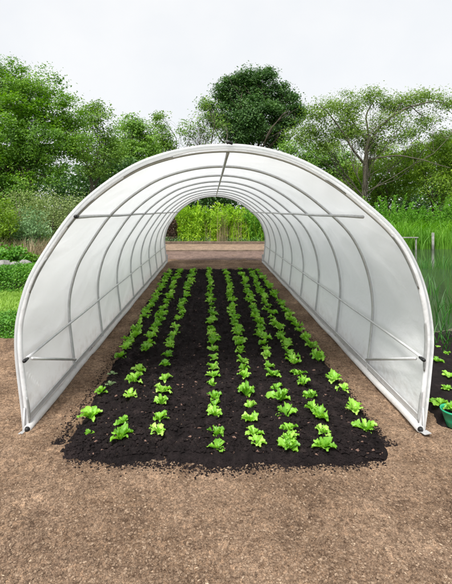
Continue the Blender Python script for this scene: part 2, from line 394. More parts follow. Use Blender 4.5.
scatter_rocks('pale_crumbs', 2500, reg_bed, 0.001, 0.005, M['clod'], bed_z, pw=2.0, label='tiny brown crumbs mixed into the black bed', cat='soil crumbs', kind='stuff')
scatter_rocks('leaf_litter', 700, reg_bed, 0.003, 0.012, M['litter'], bed_z, elong=2.0, pw=2.0, label='brown withered scraps lying on the black bed', cat='leaf litter', kind='stuff')

# ------------------------------------------------------------------ polytunnel
raw = [(23,432),(21,409),(16.9,376),(14.6,353),(14.6,329),(18,309.5),(26,281),(38,259.5),(50,241),(65,219),(80,202.5),(100,185.5),(125,168.5),(150,156.5),
       (190,146),(226,143.5),(250,145),(276,150),(303,159.5),(326,172),(347,186),(366,202),(386,219),(403,238),(415,259),(424,281),(431,309),(434,338),(432.5,361),(428.5,402),(424.5,432)]
pr = np.array([((x-VX)*DF/F, CAMH-(y-HY)*DF/F) for x, y in raw])
def catmull(P, n):
    P = np.vstack([2*P[0]-P[1], P, 2*P[-1]-P[-2]])
    out = []
    for i in range(1, len(P)-2):
        for t in np.linspace(0, 1, 14, endpoint=False):
            a, b, c, d = P[i-1], P[i], P[i+1], P[i+2]
            out.append(0.5*((2*b)+(-a+c)*t+(2*a-5*b+4*c-d)*t*t+(-a+3*b-3*c+d)*t**3))
    out.append(P[-2]); out = np.array(out)
    for _ in range(60):
        out[1:-1] = 0.25*out[:-2]+0.5*out[1:-1]+0.25*out[2:]
    s = np.concatenate([[0], np.cumsum(np.linalg.norm(np.diff(out, axis=0), axis=1))])
    u = np.linspace(0, s[-1], n)
    return np.stack([np.interp(u, s, out[:, 0]), np.interp(u, s, out[:, 1])], 1)
NP = 220
prof = catmull(pr, NP)
tan = np.gradient(prof, axis=0); tan /= np.linalg.norm(tan, axis=1)[:, None]
nrm = np.stack([-tan[:, 1], tan[:, 0]], 1)      # left-hand normal: outward for a left-to-right arch
def prof_at(y, inset=0.0):
    t = (y-DF)/(DB-DF)
    P = prof-nrm*inset
    P = P.copy(); P[:, 1] *= (1-0.035*t)
    return P
tun = empty('polytunnel', (0.08, DF, 0))
tag(tun, 'long white film polytunnel with grey steel hoops over the planted bed', 'polytunnel')
# film
NL = 330
ys = np.linspace(DF-0.005, DB+0.02, NL)
V = np.zeros((NL, NP, 3)); sp = (DB-DF)/9
arc = np.linspace(0, 1, NP)
for i, y in enumerate(ys):
    P = prof_at(y)
    ph = ((y-DF)/sp) % 1.0
    sag = 0.010*math.sin(math.pi*ph)**2*np.sin(math.pi*arc)**0.5
    a8 = arc*18
    wr = 0.015*(vnoise(a8*0.9+y*2.3, y*1.1-a8*0.2, 91)-.5)+0.008*(vnoise(a8*2.5-y*3.1, y*2.6+a8*.6, 92)-.5)
    fe = math.exp(-((y-DF)/0.35)**2)
    wr = wr*(1+1.0*fe)*math.sin(min(1, (y-DF)/0.2+0.02)*math.pi/2)
    c1 = vnoise(a8*0.55+y*1.9, y*0.75-a8*0.5+4, 95); c2 = vnoise(a8*1.1-y*1.3, y*1.6+a8*0.9, 96)
    wr = wr+(0.011*(1-np.abs(2*c1-1))**7+0.007*(1-np.abs(2*c2-1))**8)*(0.45+0.8*fe)*min(1, (y-DF)/0.15+0.02)
    P = P-nrm*(sag-wr)[:, None]
    V[i, :, 0] = P[:, 0]; V[i, :, 1] = y; V[i, :, 2] = np.maximum(P[:, 1], 0.0)
cover = mesh_obj('film_cover', V.reshape(-1, 3), grid_faces(NL, NP), M['film'], tun)
sol = cover.modifiers.new('thickness', 'SOLIDIFY'); sol.thickness = 0.0006; sol.offset = 0
# hoops
for i in range(10):
    y = DF+0.03+(DB-DF-0.06)*i/9
    P = prof_at(y, 0.030 if i else 0.026)
    b = MB(); b.tube([(p[0], y, p[1]-0.02) for p in P[::2]], 0.0135, 12)
    b.build('hoop', M['steel'], tun)
# rolled front and rear edge (film wrapped round the end hoops)
def hem(y0, sgn, name):
    rows = []; K = 12
    P = prof_at(y0, 0.026)
    for j in range(NP):
        amt = R(205+55*(vnoise(np.array([j*0.083]), np.array([3.3+sgn]), 61)[0]-.5)*2)
        r = 0.0185+0.0035*(vnoise(np.array([j*0.22]), np.array([7.1]), 62)[0]-.5)
        for k in range(K):
            th = R(80)+amt*k/(K-1)                    # 90 = outward, 180 = towards the viewer
            o = math.sin(th)*r; f = math.cos(th)*r*sgn
            rows.append((P[j, 0]+nrm[j, 0]*o, y0+f, max(0.001, P[j, 1]+nrm[j, 1]*o)))
    return mesh_obj(name, np.array(rows), grid_faces(NP, K), M['film'], tun)
hem(DF+0.03, 1, 'film_hem'); hem(DB-0.02, -1, 'film_hem')
# shade along the hem, shaped as grey half-shell strips inside the front hoop
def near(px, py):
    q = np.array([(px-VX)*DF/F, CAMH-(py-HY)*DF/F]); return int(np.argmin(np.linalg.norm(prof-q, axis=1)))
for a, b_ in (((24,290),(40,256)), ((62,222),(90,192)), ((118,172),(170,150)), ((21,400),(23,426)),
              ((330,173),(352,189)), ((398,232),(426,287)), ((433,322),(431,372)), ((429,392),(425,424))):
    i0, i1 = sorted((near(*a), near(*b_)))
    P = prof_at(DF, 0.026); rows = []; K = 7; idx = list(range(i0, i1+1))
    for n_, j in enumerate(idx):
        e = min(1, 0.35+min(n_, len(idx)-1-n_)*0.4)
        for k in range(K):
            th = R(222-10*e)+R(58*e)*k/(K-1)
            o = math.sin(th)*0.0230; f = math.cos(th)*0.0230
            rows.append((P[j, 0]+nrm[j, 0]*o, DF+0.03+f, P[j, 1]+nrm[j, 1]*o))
    c = mesh_obj('clip', np.array(rows), grid_faces(len(idx), K), M['steel_and_shade'], tun)
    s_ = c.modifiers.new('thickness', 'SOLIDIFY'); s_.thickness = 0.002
# purlins (offsets measured at the front arch)
def rail(px, py, r=0.011, y0=DF+0.04, y1=DB-0.05, mat='steel_light', drop=1.0):
    X = (px-VX)*DF/F; Z = CAMH-(py-HY)*DF/F
    b = MB(); b.tube([(X, y0+(y1-y0)*t, Z*(1-0.035*t*drop)+0.003*math.sin(t*9*math.pi)) for t in np.linspace(0, 1, 28)], r, 10)
    o = b.build('purlin', M[mat], tun); return o
rail(228, 152.5, 0.013, mat='steel', drop=1.0)
rail(74, 217.5, 0.013); rail(371, 217.5, 0.013, y0=DF+0.16)
rail(24.5, 360, 0.011, drop=0.3); rail(424, 359, 0.011, drop=0.3)
def bolt(px, py, y=DF+0.012, r=0.0135):
    X = (px-VX)*DF/F; Z = CAMH-(py-HY)*DF/F
    b = MB(); b.tube([(X, y-0.035, Z), (X, y-0.028, Z), (X, y-0.01, Z), (X, y+0.03, Z)], [r*0.55, r*0.95, r, r*0.8], 14)
    b.build('bolt_cap', M['black'], tun)
bolt(76, 216.5); bolt(25, 360.5); bolt(423, 359.5)
b = MB(); p = (( 230-VX)*DF/F, DF+0.02, CAMH-(143.2-HY)*DF/F+0.0)
b.tube([(p[0]-0.022, p[1]-0.025, p[2]-0.004), (p[0]-0.01, p[1]-0.02, p[2]+0.008), (p[0]+0.02, p[1]-0.02, p[2]-0.006)], [0.008, 0.014, 0.009], 10)
b.build('ridge_clip', M['black'], tun)
# braces in the first bay
def fpt(px, py, y):
    return ((px-VX)*y/F, y, CAMH-(py-HY)*y/F)
Y2 = DF+0.03+(DB-DF-0.06)/9
def hoop_pt(i, z, side):
    y = DF+0.03+(DB-DF-0.06)*i/9; P = prof_at(y, 0.045)
    half = P[:NP//2] if side < 0 else P[NP//2:]
    j = int(np.argmin(np.abs(half[:, 1]-z))); return (half[j, 0], y, half[j, 1])
for s, fx in ((-1, 29), (1, 419)):
    b = MB(); a = ((fx-VX)*DF/F, DF+0.05, CAMH-(361-HY)*DF/F)
    e = hoop_pt(1, 0.13, s); b.tube([a, e], 0.0115, 10); b.build('brace', M['steel'], tun)
# base rails
for s in (-1, 1):
    xb = prof[0, 0] if s < 0 else prof[-1, 0]
    xi = xb-s*0.036
    pts = [(xi+0.004*math.sin(t*37), DF-0.01+(DB-DF)*t, 0.027+0.003*math.sin(t*61)) for t in np.linspace(0, 1, 60)]
    b = MB(); b.tube(pts, 0.027, 14); rl = b.build('film_roll', M['film'], tun)
    b = MB(); b.tube([(xi, DF-0.016, 0.027), (xi, DF-0.0105, 0.027)], [0.018, 0.020], 16); b.tube([(xi, DF-0.03, 0.027), (xi, DF-0.016, 0.027)], [0.010, 0.018], 14)
    cp = b.build('end_cap', M['black'], None); cp.parent = rl
    cp.data.transform(__import__('mathutils').Matrix.Translation((-tun.location.x, -tun.location.y, 0)))
    b = MB(); b.box((xb-s*0.020, (DF+DB)/2+0.02, 0.084), (0.012, DB-DF-0.06, 0.045), bev=0.003); b.build('base_rail', M['steel'], tun, False)
    b = MB()                                           # ground stake and foot plate
    b.tube([(xb-s*0.008, DF+0.005, 0.17), (xb-s*0.006, DF-0.004, 0.02), (xb-s*0.004, DF-0.02, -0.12)], 0.0075, 8)
    b.build('ground_stake', M['steel'], tun)
    b = MB(); b.box((xb-s*0.01, DF-0.035, 0.016), (0.06 if s > 0 else 0.03, 0.045, 0.005), rz=0.3*s, bev=0.001); b.build('foot_plate', M['steel_and_shade'], tun, False)
    b = MB()                                           # rear end plates
    b.box((xb-s*0.03, DB+0.01, 0.12), (0.05, 0.03, 0.24), bev=0.003); b.build('end_post', M['steel_light'], tun, False)

# ------------------------------------------------------------------ lettuces
def lettuce_mesh(seed, nleaf, spread, upright):
    rg = random.Random(seed); V = []; Fc = []
    for li in range(nleaf):
        ring = li/nleaf
        az = li*2.399+rg.uniform(-.4, .4)
        L = spread*(0.70+0.38*(1-ring))*rg.uniform(.7, 1.2)
        wmax = L*rg.uniform(.40, .62)
        e0 = R(28+48*ring+rg.uniform(-12, 12))*(0.75+0.35*upright)      # rising angle of the stalk
        droop = R(rg.uniform(25, 75))*(1.1-ring*0.5)
        ph = rg.uniform(0, 6.28); ph2 = rg.uniform(0, 6.28); cup = rg.uniform(.12, .38); twist = rg.uniform(-.35, .35)
        nu, nv = 10, 7; base = len(V); out = 0.005; up = 0.004
        for i in range(nu):
            t = i/(nu-1); an = e0-droop*t*t
            if i: out += L/(nu-1)*math.cos(an); up += L/(nu-1)*math.sin(an)
            wd = wmax*(0.10+0.9*sstep(0.12, 0.62, t))*(1-0.55*sstep(0.78, 1.0, t))*(1+0.20*math.sin(t*15+ph)*(t > .25))
            for j in range(nv):
                s = (j/(nv-1)-.5)*2
                ruf = L*0.085*abs(s)**1.4*(0.2+t)*math.sin(ph2+t*13+s*6.5)
                lob = 1+0.16*math.sin(s*7+ph)*(t > .75)
                ox = out*(1+0.0*s)+0.05*L*(lob-1)*6*t*(t > .75)-0.10*L*s*s*t
                oy = s*wd*0.5; oz = up+cup*abs(s)**1.5*wd*math.cos(an)+ruf+twist*oy
                V.append((ox*math.cos(az)-oy*math.sin(az), ox*math.sin(az)+oy*math.cos(az), max(oz, 0.002)))
        for i in range(nu-1):
            for j in range(nv-1):
                a = base+i*nv+j; Fc.append((a, a+nv, a+nv+1, a+1))
    me = bpy.data.meshes.new('lettuce')
    me.from_pydata(V, [], Fc)
    for p in me.polygons: p.use_smooth = True
    return me
VAR = []
for k in range(9):
    me = lettuce_mesh(100+k, [12, 15, 11, 14, 16, 12, 10, 14, 15][k], 0.086+0.007*(k % 3), [0.62, .8, .95, .7, .85, .6, 1.0, .75, .9][k]); me.materials.append(M['lettuce']); VAR.append(me)
me_p = lettuce_mesh(222, 8, 0.085, .8); me_p.materials.append(M['lettuce_pale'])
ORD = ['first','second','third','fourth','fifth','sixth','seventh','eighth','ninth','tenth','eleventh','twelfth']
ROWN = ['leftmost row','second row from the left','third row from the left','fourth row from the left','fourth row from the right','third row from the right','second row from the right','rightmost row']
rows = [ # (x,y photo position of plant middle, size)
 [(88.7,439,.5),(90.5,424,1.3),(101,401,1.0),(110,388,.75),(112,377,.8),(121,361,.95),(126,352,.95)],
 [(120.5,444,1.12),(123,431,.75),(130,402.5,1.05),(135,388,1.15),(139.6,373,.95),(146,357,1.0)],
 [(158,441,1.0),(158.7,428,1.05),(161.6,412,.9),(161.6,398,.95),(165,386,.85),(165,373,.85),(167.5,362,.85),(170,353,.85)],
 [(216.6,456,.95),(215.8,438,.9),(214.5,421,.95),(214.5,409,.8),(214,401,.75),(213,390,.8),(213,382,.8),(213,373,.85),(213.7,363,.85),(213.7,354,.85)],
 [(256.5,452,.8),(254,442,.9),(251,426,.9),(250,411,.8),(246,399,1.1),(244.5,384,.8),(243,374,.9),(241.6,366,.8),(240.5,357,.85)],
 [(289,456,1.15),(289.5,449,.9),(289,436,.95),(286,420,1.15),(281,404,1.1),(276,392,.9),(272,381,.85),(268,371,.85),(267,361,.85),(266,353,.85)],
 [(324,455,1.0),(324,439,.9),(319,425,1.1),(315,417,.9),(311.8,402,1.0),(303,389,.85),(298,378,1.0),(294,368,1.0)],
 [(366,436,1.2),(354.5,416,1.25),(343,393,1.0),(333,385,1.1),(318,364,1.25),(310,351,1.1),(306,341,1.0)]]
backx = [-1.02,-0.80,-0.46,-0.085,0.34,0.71,0.95,1.13]
nlet = 0
def put_lettuce(x, y, s, label, pale=False):
    global nlet
    me = me_p if pale else random.choice(VAR)
    o = bpy.data.objects.new('lettuce', me); COL.objects.link(o)
    o.location = (x, y, bz(x, y)-0.004); o.rotation_euler = (random.uniform(-.12,.12), random.uniform(-.12,.12), random.uniform(0, 6.28))
    o.scale = (s*random.uniform(.9,1.1), s*random.uniform(.9,1.1), s*random.uniform(1.0,1.35))
    tag(o, label, 'lettuce', 'lettuces growing in rows in the tunnel'); nlet += 1
for ri, row in enumerate(rows):
    for k, (px, py, s) in enumerate(row):
        x, y = G(px, py+2.0)
        if (ri, k) == (0, 0): lab = 'tiny bright green lettuce at the near end of the leftmost row'
        elif (ri, k) in ((0, 3), (0, 4)): lab = 'pale greyish lettuce, %s from the near end of the leftmost row' % ORD[k]
        elif k == 0: lab = 'bright green lettuce nearest the camera in the %s' % ROWN[ri]
        else: lab = 'bright green lettuce, %s from the near end of the %s' % (ORD[k], ROWN[ri])
        put_lettuce(x, y, s*(0.79 if k < 3 else 0.92), lab, (ri, k) in ((0, 3), (0, 4)))
    x0, y0 = x, y
    stp = 0.15; yy = y0+0.15; k = len(row)
    gap = [(5.3, 5.55)] if ri == 2 else []
    y1 = 10.2
    n = 0
    while yy < y1:
        t = (yy-y0)/(10.4-y0)
        xx = x0+(backx[ri]-x0)*t+random.uniform(-.03, .03)
        if not any(a < yy < b_ for a, b_ in gap):
            lab = ('bright green lettuce, %s from the near end of the %s' % (ORD[k], ROWN[ri])) if k < 12 else 'small green lettuce in the close-set far part of the %s' % ROWN[ri]
            put_lettuce(xx, yy, random.uniform(.68, .95)*(1+0.12*t), lab); k += 1
        yy += stp*random.uniform(.85, 1.2)*(1+0.55*t)


# ------------------------------------------------------------------ vegetation
def leaf_cloud(C, size, up=0.5, outward=None, aspect=0.55):
    """C (n,3) leaf centres -> folded four-vertex leaves."""
    n = len(C)
    N = RNG.normal(size=(n, 3)); N /= np.linalg.norm(N, axis=1)[:, None]
    N[:, 2] = np.abs(N[:, 2])
    N = N*(1-up)+np.array([0, 0, 1.0])*up
    if outward is not None: N = N+0.5*outward
    N /= np.linalg.norm(N, axis=1)[:, None]
    A = RNG.normal(size=(n, 3)); A -= (A*N).sum(1)[:, None]*N; A /= np.linalg.norm(A, axis=1)[:, None]
    B = np.cross(N, A)
    s = size*(0.6+0.8*RNG.random(n))[:, None]
    V = np.stack([C-A*s*0.5, C+B*s*aspect*0.5+N*s*0.08, C+A*s*0.5-N*s*0.08, C-B*s*aspect*0.5+N*s*0.08], 1).reshape(-1, 3)
    Fc = np.arange(n*4).reshape(n, 4)
    return V, Fc
def crown_points(lobes, clump_d, clump_r, per):
    """lobes: (x,y,z,rx,ry,rz)"""
    Cs = []; cl = []; ow = []
    for (x, y, z, rx, ry, rz) in lobes:
        vol = rx*ry*rz*4.19
        nc = max(6, int(vol*clump_d*2.6))
        d = RNG.normal(size=(nc, 3)); d /= np.linalg.norm(d, axis=1)[:, None]
        rr = RNG.random(nc)**0.42
        c = d*rr[:, None]*np.array([rx, ry, rz])+np.array([x, y, z])
        cl.append(c)
        for q, dd in zip(c, d):
            m = int(per*1.25*(0.5+RNG.random()))
            cr = clump_r*(0.6+0.8*RNG.random())
            g = RNG.normal(size=(m, 3))*cr*np.array([1, 1, 0.6])*0.6
            Cs.append(q+g); ow.append(np.repeat(dd[None], m, 0))
    return np.concatenate(Cs), np.concatenate(cl), np.concatenate(ow)
def limb(mb, a, b_, r0, r1, n=7, sway=0.08, sides=7):
    a = np.array(a, float); b_ = np.array(b_, float); L = np.linalg.norm(b_-a)
    off = RNG.normal(size=3)*sway*L; off[2] = abs(off[2])*0.6
    t = np.linspace(0, 1, n)
    P = a+(b_-a)*t[:, None]+off*np.sin(np.pi*t)[:, None]
    wob = RNG.normal(size=(n, 3))*0.012*L; wob[0] = 0; wob[-1] = 0
    mb.tube(P+wob, r0+(r1-r0)*t, sides, cap=False)
    return P
def smooth_line(pl):
    pl = np.array(pl, float); t = np.linspace(0, len(pl)-1, len(pl)*6)
    q = np.stack([np.interp(t, np.arange(len(pl)), pl[:, k]) for k in range(3)], 1)
    q[1:-1] += RNG.normal(size=(len(q)-2, 3))*0.035
    for _ in range(5): q[1:-1] = 0.25*q[:-2]+0.5*q[1:-1]+0.25*q[2:]
    return q
def tree(name, label, cat, base, trunk_h, lobes, leaf, mat, bark='bark', dens=1.0, cr=0.5, per=60, r0=0.2, clump_k=2, group=None, limbs=None, up=0.35, stems=1, z0=-0.1):
    root = empty(name, (base[0], base[1], 0)); tag(root, label, cat, group)
    P, clumps, ow = crown_points(lobes, dens, cr, per)
    tb = MB()
    for s in range(stems):
        ang = s*2.4; bx_ = base[0]+(0.25*r0*4*math.cos(ang) if stems > 1 else 0); by_ = base[1]+(0.25*r0*4*math.sin(ang) if stems > 1 else 0)
        top = (base[0]+RNG.normal()*0.1*trunk_h*0.4, base[1], trunk_h)
        Pt = limb(tb, (bx_, by_, z0), top, r0, r0*0.6, 9, 0.03, 10)
    start = Pt[-1]
    if limbs:
        for pl, ra, rb in limbs:
            pl = smooth_line(pl); tb.tube(pl, np.linspace(ra, rb, len(pl))*0.72, 8, cap=False)
    li = 0
    for (x, y, z, rx, ry, rz) in lobes:
        c = np.array([x, y, z-rz*0.25])
        st = Pt[-1-int(RNG.integers(0, 3))]
        Lp = limb(tb, st, c, r0*(0.16 if limbs else 0.34), r0*(0.06 if limbs else 0.10), 9, 0.16)
        sel = clumps[li:li+0]
        near_ = clumps[np.argsort(np.linalg.norm((clumps-c)/np.array([rx, ry, rz]), axis=1))[:70]]
        k = min(len(near_), int(4*clump_k))
        for q in near_[RNG.choice(len(near_), k, replace=False)]:
            limb(tb, Lp[int(RNG.integers(2, 7))], q, r0*0.08, r0*0.02, 6, 0.16, 5)
    tb.build('trunk', M[bark], root)
    print(name, len(P)); Vv, Ff = leaf_cloud(P, leaf, up, ow)
    mesh_obj('crown', Vv, Ff, M[mat], root, smooth=False)
    return root
def LB(px, py, r, d, dd=0.0, sq=1.0, dep=0.9):
    """lobe from a photo position, radius in px at distance d"""
    x, y, z = W(px, py, d+dd); rr = r*d/F
    return (x, y, z, rr, rr*dep, rr*sq)
# left bright tree
d = 16.0
tree('broadleaf_tree', 'large bright green leafy tree filling the left edge, taller than its neighbours', 'tree', (W(8,0,d)[0], d), 3.6,
     [LB(-30,105,42,d,0.6), LB(5,95,34,d,-0.3), LB(38,92,30,d,0.3,0.9), LB(58,113,27,d,0), LB(66,138,26,d,-.4,.85), LB(28,130,36,d,-1.0), LB(0,150,36,d,-0.8,.9),
      LB(-40,150,40,d,0), LB(45,160,24,d,-.7,.8), LB(12,184,25,d,-1.1,.7), LB(-12,205,26,d,-1.3,.75), LB(88,150,13,d,0,.8), LB(-22,78,30,d,0), LB(20,74,14,d,0.3,.8), LB(76,122,12,d,.2,.8), LB(32,182,18,d,-1.5,.7), LB(50,176,14,d,-1.2,.7), LB(4,202,20,d,-1.8,.7), LB(24,198,14,d,-1.8,.7), LB(-18,170,28,d,-1.6)],
     0.088, 'maple', dens=3.9, cr=0.30, per=80, r0=0.24)
d = 21.0
tree('small_tree', 'dull green open tree behind the tall bright tree, trunk showing at its foot', 'tree', (W(93,0,d)[0], d), 3.2,
     [LB(92,122,17,d,0), LB(104,140,16,d,.4), LB(82,150,17,d,-.3), LB(110,158,13,d,.2), LB(95,168,15,d,0,.7), LB(100,112,9,d)], 0.115, 'dullgreen', 'bark_grey', dens=4.2, cr=0.40, per=66, r0=0.13, clump_k=3)
d = 27.0
tree('small_tree', 'rounded olive green tree left of the tunnel top, before the slim dark tree', 'tree', (W(132,0,d)[0], d), 3.6,
     [LB(128,130,15,d), LB(142,138,16,d,.3), LB(118,148,15,d,-.2), LB(136,157,20,d,-.5,.8), LB(152,150,13,d), LB(112,165,16,d,0,.7), LB(133,122,8,d)], 0.14, 'olive', 'bark_grey', dens=3.2, cr=0.42, per=75, r0=0.16)
d = 34.0
tree('slim_tree', 'slim dark green tree rising behind the olive green rounded tree', 'tree', (W(163,0,d)[0], d), 4.5,
     [LB(158,126,9,d), LB(165,136,10,d), LB(155,140,10,d), LB(163,150,12,d), LB(160,116,5,d), LB(170,146,7,d)], 0.17, 'dullgreen', dens=1.9, cr=0.5, per=55, r0=0.16)
d = 33.0
tree('wispy_tree', 'wispy pale green tree with sky showing through, left of the dark round tree', 'tree', (W(202,0,d)[0], d), 5.0,
     [LB(200,124,12,d), LB(212,112,11,d), LB(190,134,12,d), LB(210,135,13,d), LB(222,122,9,d), LB(184,128,7,d), LB(206,102,6,d)], 0.17, 'dullgreen', 'bark_grey', dens=1.3, cr=0.5, per=26, r0=0.14, clump_k=4)
d = 46.0
tree('round_tree', 'big dark green dense round tree standing behind the tunnel top', 'tree', (W(255,0,d)[0], d), 7.0,
     [LB(255,92,18,d), LB(238,100,15,d,.5), LB(274,102,14,d,.5), LB(228,117,15,d), LB(258,118,21,d,-1.5), LB(285,117,11,d), LB(274,132,17,d), LB(240,136,16,d,-.5), LB(250,76,6,d), LB(268,74,5,d), LB(300,113,5,d), LB(209,108,5,d), LB(292,98,5,d), LB(232,80,5,d), LB(264,79,11,d), LB(220,98,10,d), LB(292,106,9,d), LB(242,78,9,d), LB(214,118,10,d), LB(296,122,9,d), LB(281,90,8,d), LB(226,86,7,d)],
     0.24, 'darkleaf', dens=0.62, cr=0.68, per=130, r0=0.28)
# right loose tree with visible boughs
d = 21.0
LM = [([W(363,208,d), W(364,190,d), W(365,170,d), W(367,148,d), W(368,132,d)], 0.17, 0.10),
      ([W(367,150,d), W(375,132,d-.3), W(390,118,d-.6), W(410,106,d-.8), W(432,101,d-.9), W(450,104,d-.9)], 0.10, 0.025),
      ([W(365,165,d), W(350,145,d-.5), W(338,125,d-.8), W(327,112,d-1), W(318,104,d-1)], 0.085, 0.02),
      ([W(368,135,d), W(366,115,d+.3), W(373,102,d+.3), W(376,94,d+.2)], 0.08, 0.015),
      ([W(390,118,d-.6), W(405,98,d-.3), W(418,93,d), W(428,89,d)], 0.05, 0.012),
      ([W(366,140,d), W(350,118,d+.4), W(345,98,d+.6)], 0.06, 0.015),
      ([W(367,160,d), W(395,155,d-.8), W(425,160,d-1.2), W(450,168,d-1.4)], 0.06, 0.02),
      ([W(410,106,d-.8), W(425,118,d-.5), W(440,122,d-.4)], 0.035, 0.01)]
tree('loose_tree', 'open yellow green tree with long arching boughs against the sky, right side', 'tree', (W(363,0,d)[0], d), 2.4,
     [LB(325,112,15,d,-.7,.75), LB(346,104,15,d,.3,.75), LB(372,98,14,d,.3,.75), (*W(400,104,d), .8,.8,.45), (*W(426,96,d), .85,.8,.4), LB(350,128,18,d,0,.75), LB(312,126,15,d,-.5,.7), LB(385,122,15,d,-.5,.6),
      LB(372,140,17,d,0,.7), LB(298,138,13,d,-.3,.7), LB(330,142,18,d,-.4,.7), (*W(444,106,d-.5), .75,.7,.45), LB(425,122,14,d,-.4,.6), LB(350,112,14,d,0,.7), LB(388,108,13,d,.2,.6), LB(438,138,13,d,0,.6), LB(408,134,14,d,-.6,.6)],
     0.095, 'loose', 'bark_grey', dens=7.5, cr=0.40, per=56, r0=0.13, clump_k=2, limbs=LM)
def px_tree(name, label, d, bx, th, lobes, leaf, mat, dens, cr, per, r0, **k):
    return tree(name, label, 'tree', (W(bx,0,d)[0], d), th, [LB(*l[:3], d, *(l[3:])) for l in lobes], leaf, mat, dens=dens, cr=cr, per=per, r0=r0, **k)
px_tree('bushy_tree', 'bushy mid green tree below the open yellow green tree, just right of the tunnel', 24, 388, 2.0,
     [(378,152,16,.8,.75),(360,165,18,1.2,.75),(352,190,18,.8,.75),(372,192,18,.6,.75),(395,160,20,0,.75),(375,172,20,-.5,.75),(415,152,16,.4,.75),(400,185,22,-.5,.7),(418,175,18,0,.8)], 0.115, 'midgreen', 3.2, .36, 60, .14)
px_tree('bushy_tree', 'bushy green tree at the right edge, short crooked trunk above the reeds', 22, 432, 1.7,
     [(410,150,15,.3,.7),(440,150,18,0,.75),(455,165,22,0,.8),(430,172,18,-.4,.75),(448,188,20,-.6,.7),(470,150,22,0,.8),(425,190,14,-.2,.7)], 0.11, 'midgreen', 3.2, .36, 60, .13)
px_tree('bushy_tree', 'olive bushy tree behind the tunnel shoulder, left of the open tree trunk', 27, 320, 2.6,
     [(300,152,15,0,.8),(318,158,18,-.3,.8),(338,166,20,-.5,.8),(350,180,20,-.5,.8),(290,148,10,0,.7)], 0.13, 'olive', 3.2, .42, 70, .15)
px_tree('bushy_tree', 'darker green tree beyond the bushy trees, topping out at the far right', 32, 440, 4.0,
     [(448,140,14,0,.9),(436,150,14,0,.9),(460,150,16,0,.9),(420,160,16,0,.8),(405,165,14,0,.8),(452,165,18)], 0.17, 'dullgreen', 2.0, .5, 60, .18)
# dark belt of woodland that closes the view
def belt(name, label, cat, x0, x1, y, h, n, leaf, mat, depth=3.0, seed=0):
    x = x0+(x1-x0)*RNG.random(n); t = RNG.random(n)
    top = h*(0.65+0.7*fbm(x*0.22+seed, x*0+seed, 3, seed))
    C = np.stack([x, y+(RNG.random(n)-.5)*depth, t**0.8*top], 1)
    q = vnoise(C[:, 0]*1.1, C[:, 2]*1.3+C[:, 1]*.7, seed+5); C = C[q > 0.33]
    Vv, Ff = leaf_cloud(C, leaf, 0.3)
    return tag(mesh_obj(name, Vv, Ff, M[mat], smooth=False), label, cat, kind='stuff')
belt('woodland', 'dark continuous wood far behind the garden', 'woodland', -75, 75, 56, 6.5, 42000, 0.55, 'darkleaf', 6, 3)
belt('undergrowth', 'dark green undergrowth below the trees on the right', 'undergrowth', 5.5, 24, 27.5, 3.2, 22000, 0.2, 'darkleaf', 2.5, 8)
belt('undergrowth', 'dark green undergrowth below the trees on the left', 'undergrowth', -17, -4, 24, 3.7, 24000, 0.2, 'darkleaf', 2.5, 12)
belt('thicket', 'dark thicket above the yellow green plants beyond the tunnel', 'undergrowth', -4.5, 5.5, 21.8, 3.0, 32000, 0.16, 'darkleaf', 1.6, 15)

def shrub(name, label, cat, px, py_base, d, h, w, leaf, mat, n, group=None, dep=0.8, stemmat='bark_grey', seed=0, nst=7):
    x, y = (px-VX)*d/F, d
    root = empty(name, (x, y, 0)); tag(root, label, cat, group)
    rg = np.random.default_rng(seed+500)
    nc = max(12, n//45)
    dd = rg.normal(size=(nc, 3)); dd /= np.linalg.norm(dd, axis=1)[:, None]
    c = dd*(rg.random(nc)**0.45)[:, None]*np.array([w/2, w/2*dep, h*0.5])+np.array([x, y, h*0.52])
    g = rg.normal(size=(n, 3))*np.array([1, 1, .8])*min(w, h)*0.085
    C = c[rg.integers(0, nc, n)]+g
    C = C[C[:, 2] > 0.0]
    Vv, Ff = leaf_cloud(C, leaf, 0.25)
    mesh_obj('foliage', Vv, Ff, M[mat], root, smooth=False)
    tb = MB()
    for k in range(nst):
        limb(tb, (x+rg.normal()*0.04*w, y, -0.06), c[rg.integers(0, nc)], 0.02*h+0.004, 0.004, 6, 0.08, 5)
    tb.build('stems', M[stemmat], root)
    return root
# left border, from far to near
shrub('grey_shrub', 'grey brown twiggy shrub, right one beside the tunnel shoulder', 'shrub', 78, 0, 13.2, 2.05, 1.7, 0.05, 'dryshrub', 9000, seed=1, nst=20)
shrub('grey_shrub', 'tall grey brown twiggy shrub in the middle of the three', 'shrub', 52, 0, 13.0, 2.2, 1.6, 0.05, 'dryshrub', 9000, seed=2, nst=20)
shrub('grey_shrub', 'grey brown twiggy shrub, left one below the bright tree', 'shrub', 22, 0, 13.2, 2.1, 1.6, 0.05, 'dryshrub', 8000, seed=3, nst=20)
shrub('silvery_shrub', 'silvery green leafy shrub in front of the twiggy shrubs', 'shrub', 28, 0, 11.2, 1.55, 1.15, 0.07, 'silver', 3200, seed=4)
shrub('green_shrub', 'green leafy shrub at the left edge below the bright tree', 'shrub', 2, 0, 11.0, 1.75, 1.1, 0.07, 'midgreen', 4200, seed=5)
shrub('green_shrub', 'rounded mid green shrub behind the bright leafy clump', 'shrub', 47, 0, 11.6, 0.95, 0.9, 0.06, 'dullgreen', 2600, seed=15)
shrub('leafy_plant', 'bright green leafy clump beside the pale stones on the left', 'plant', 11, 0, 9.6, 0.72, 0.85, 0.08, 'groundcover', 2400, seed=6)
shrub('leafy_plant', 'small yellow green leafy clump next to the tunnel edge', 'plant', 33, 0, 9.8, 0.55, 0.6, 0.06, 'maple', 1500, seed=16)
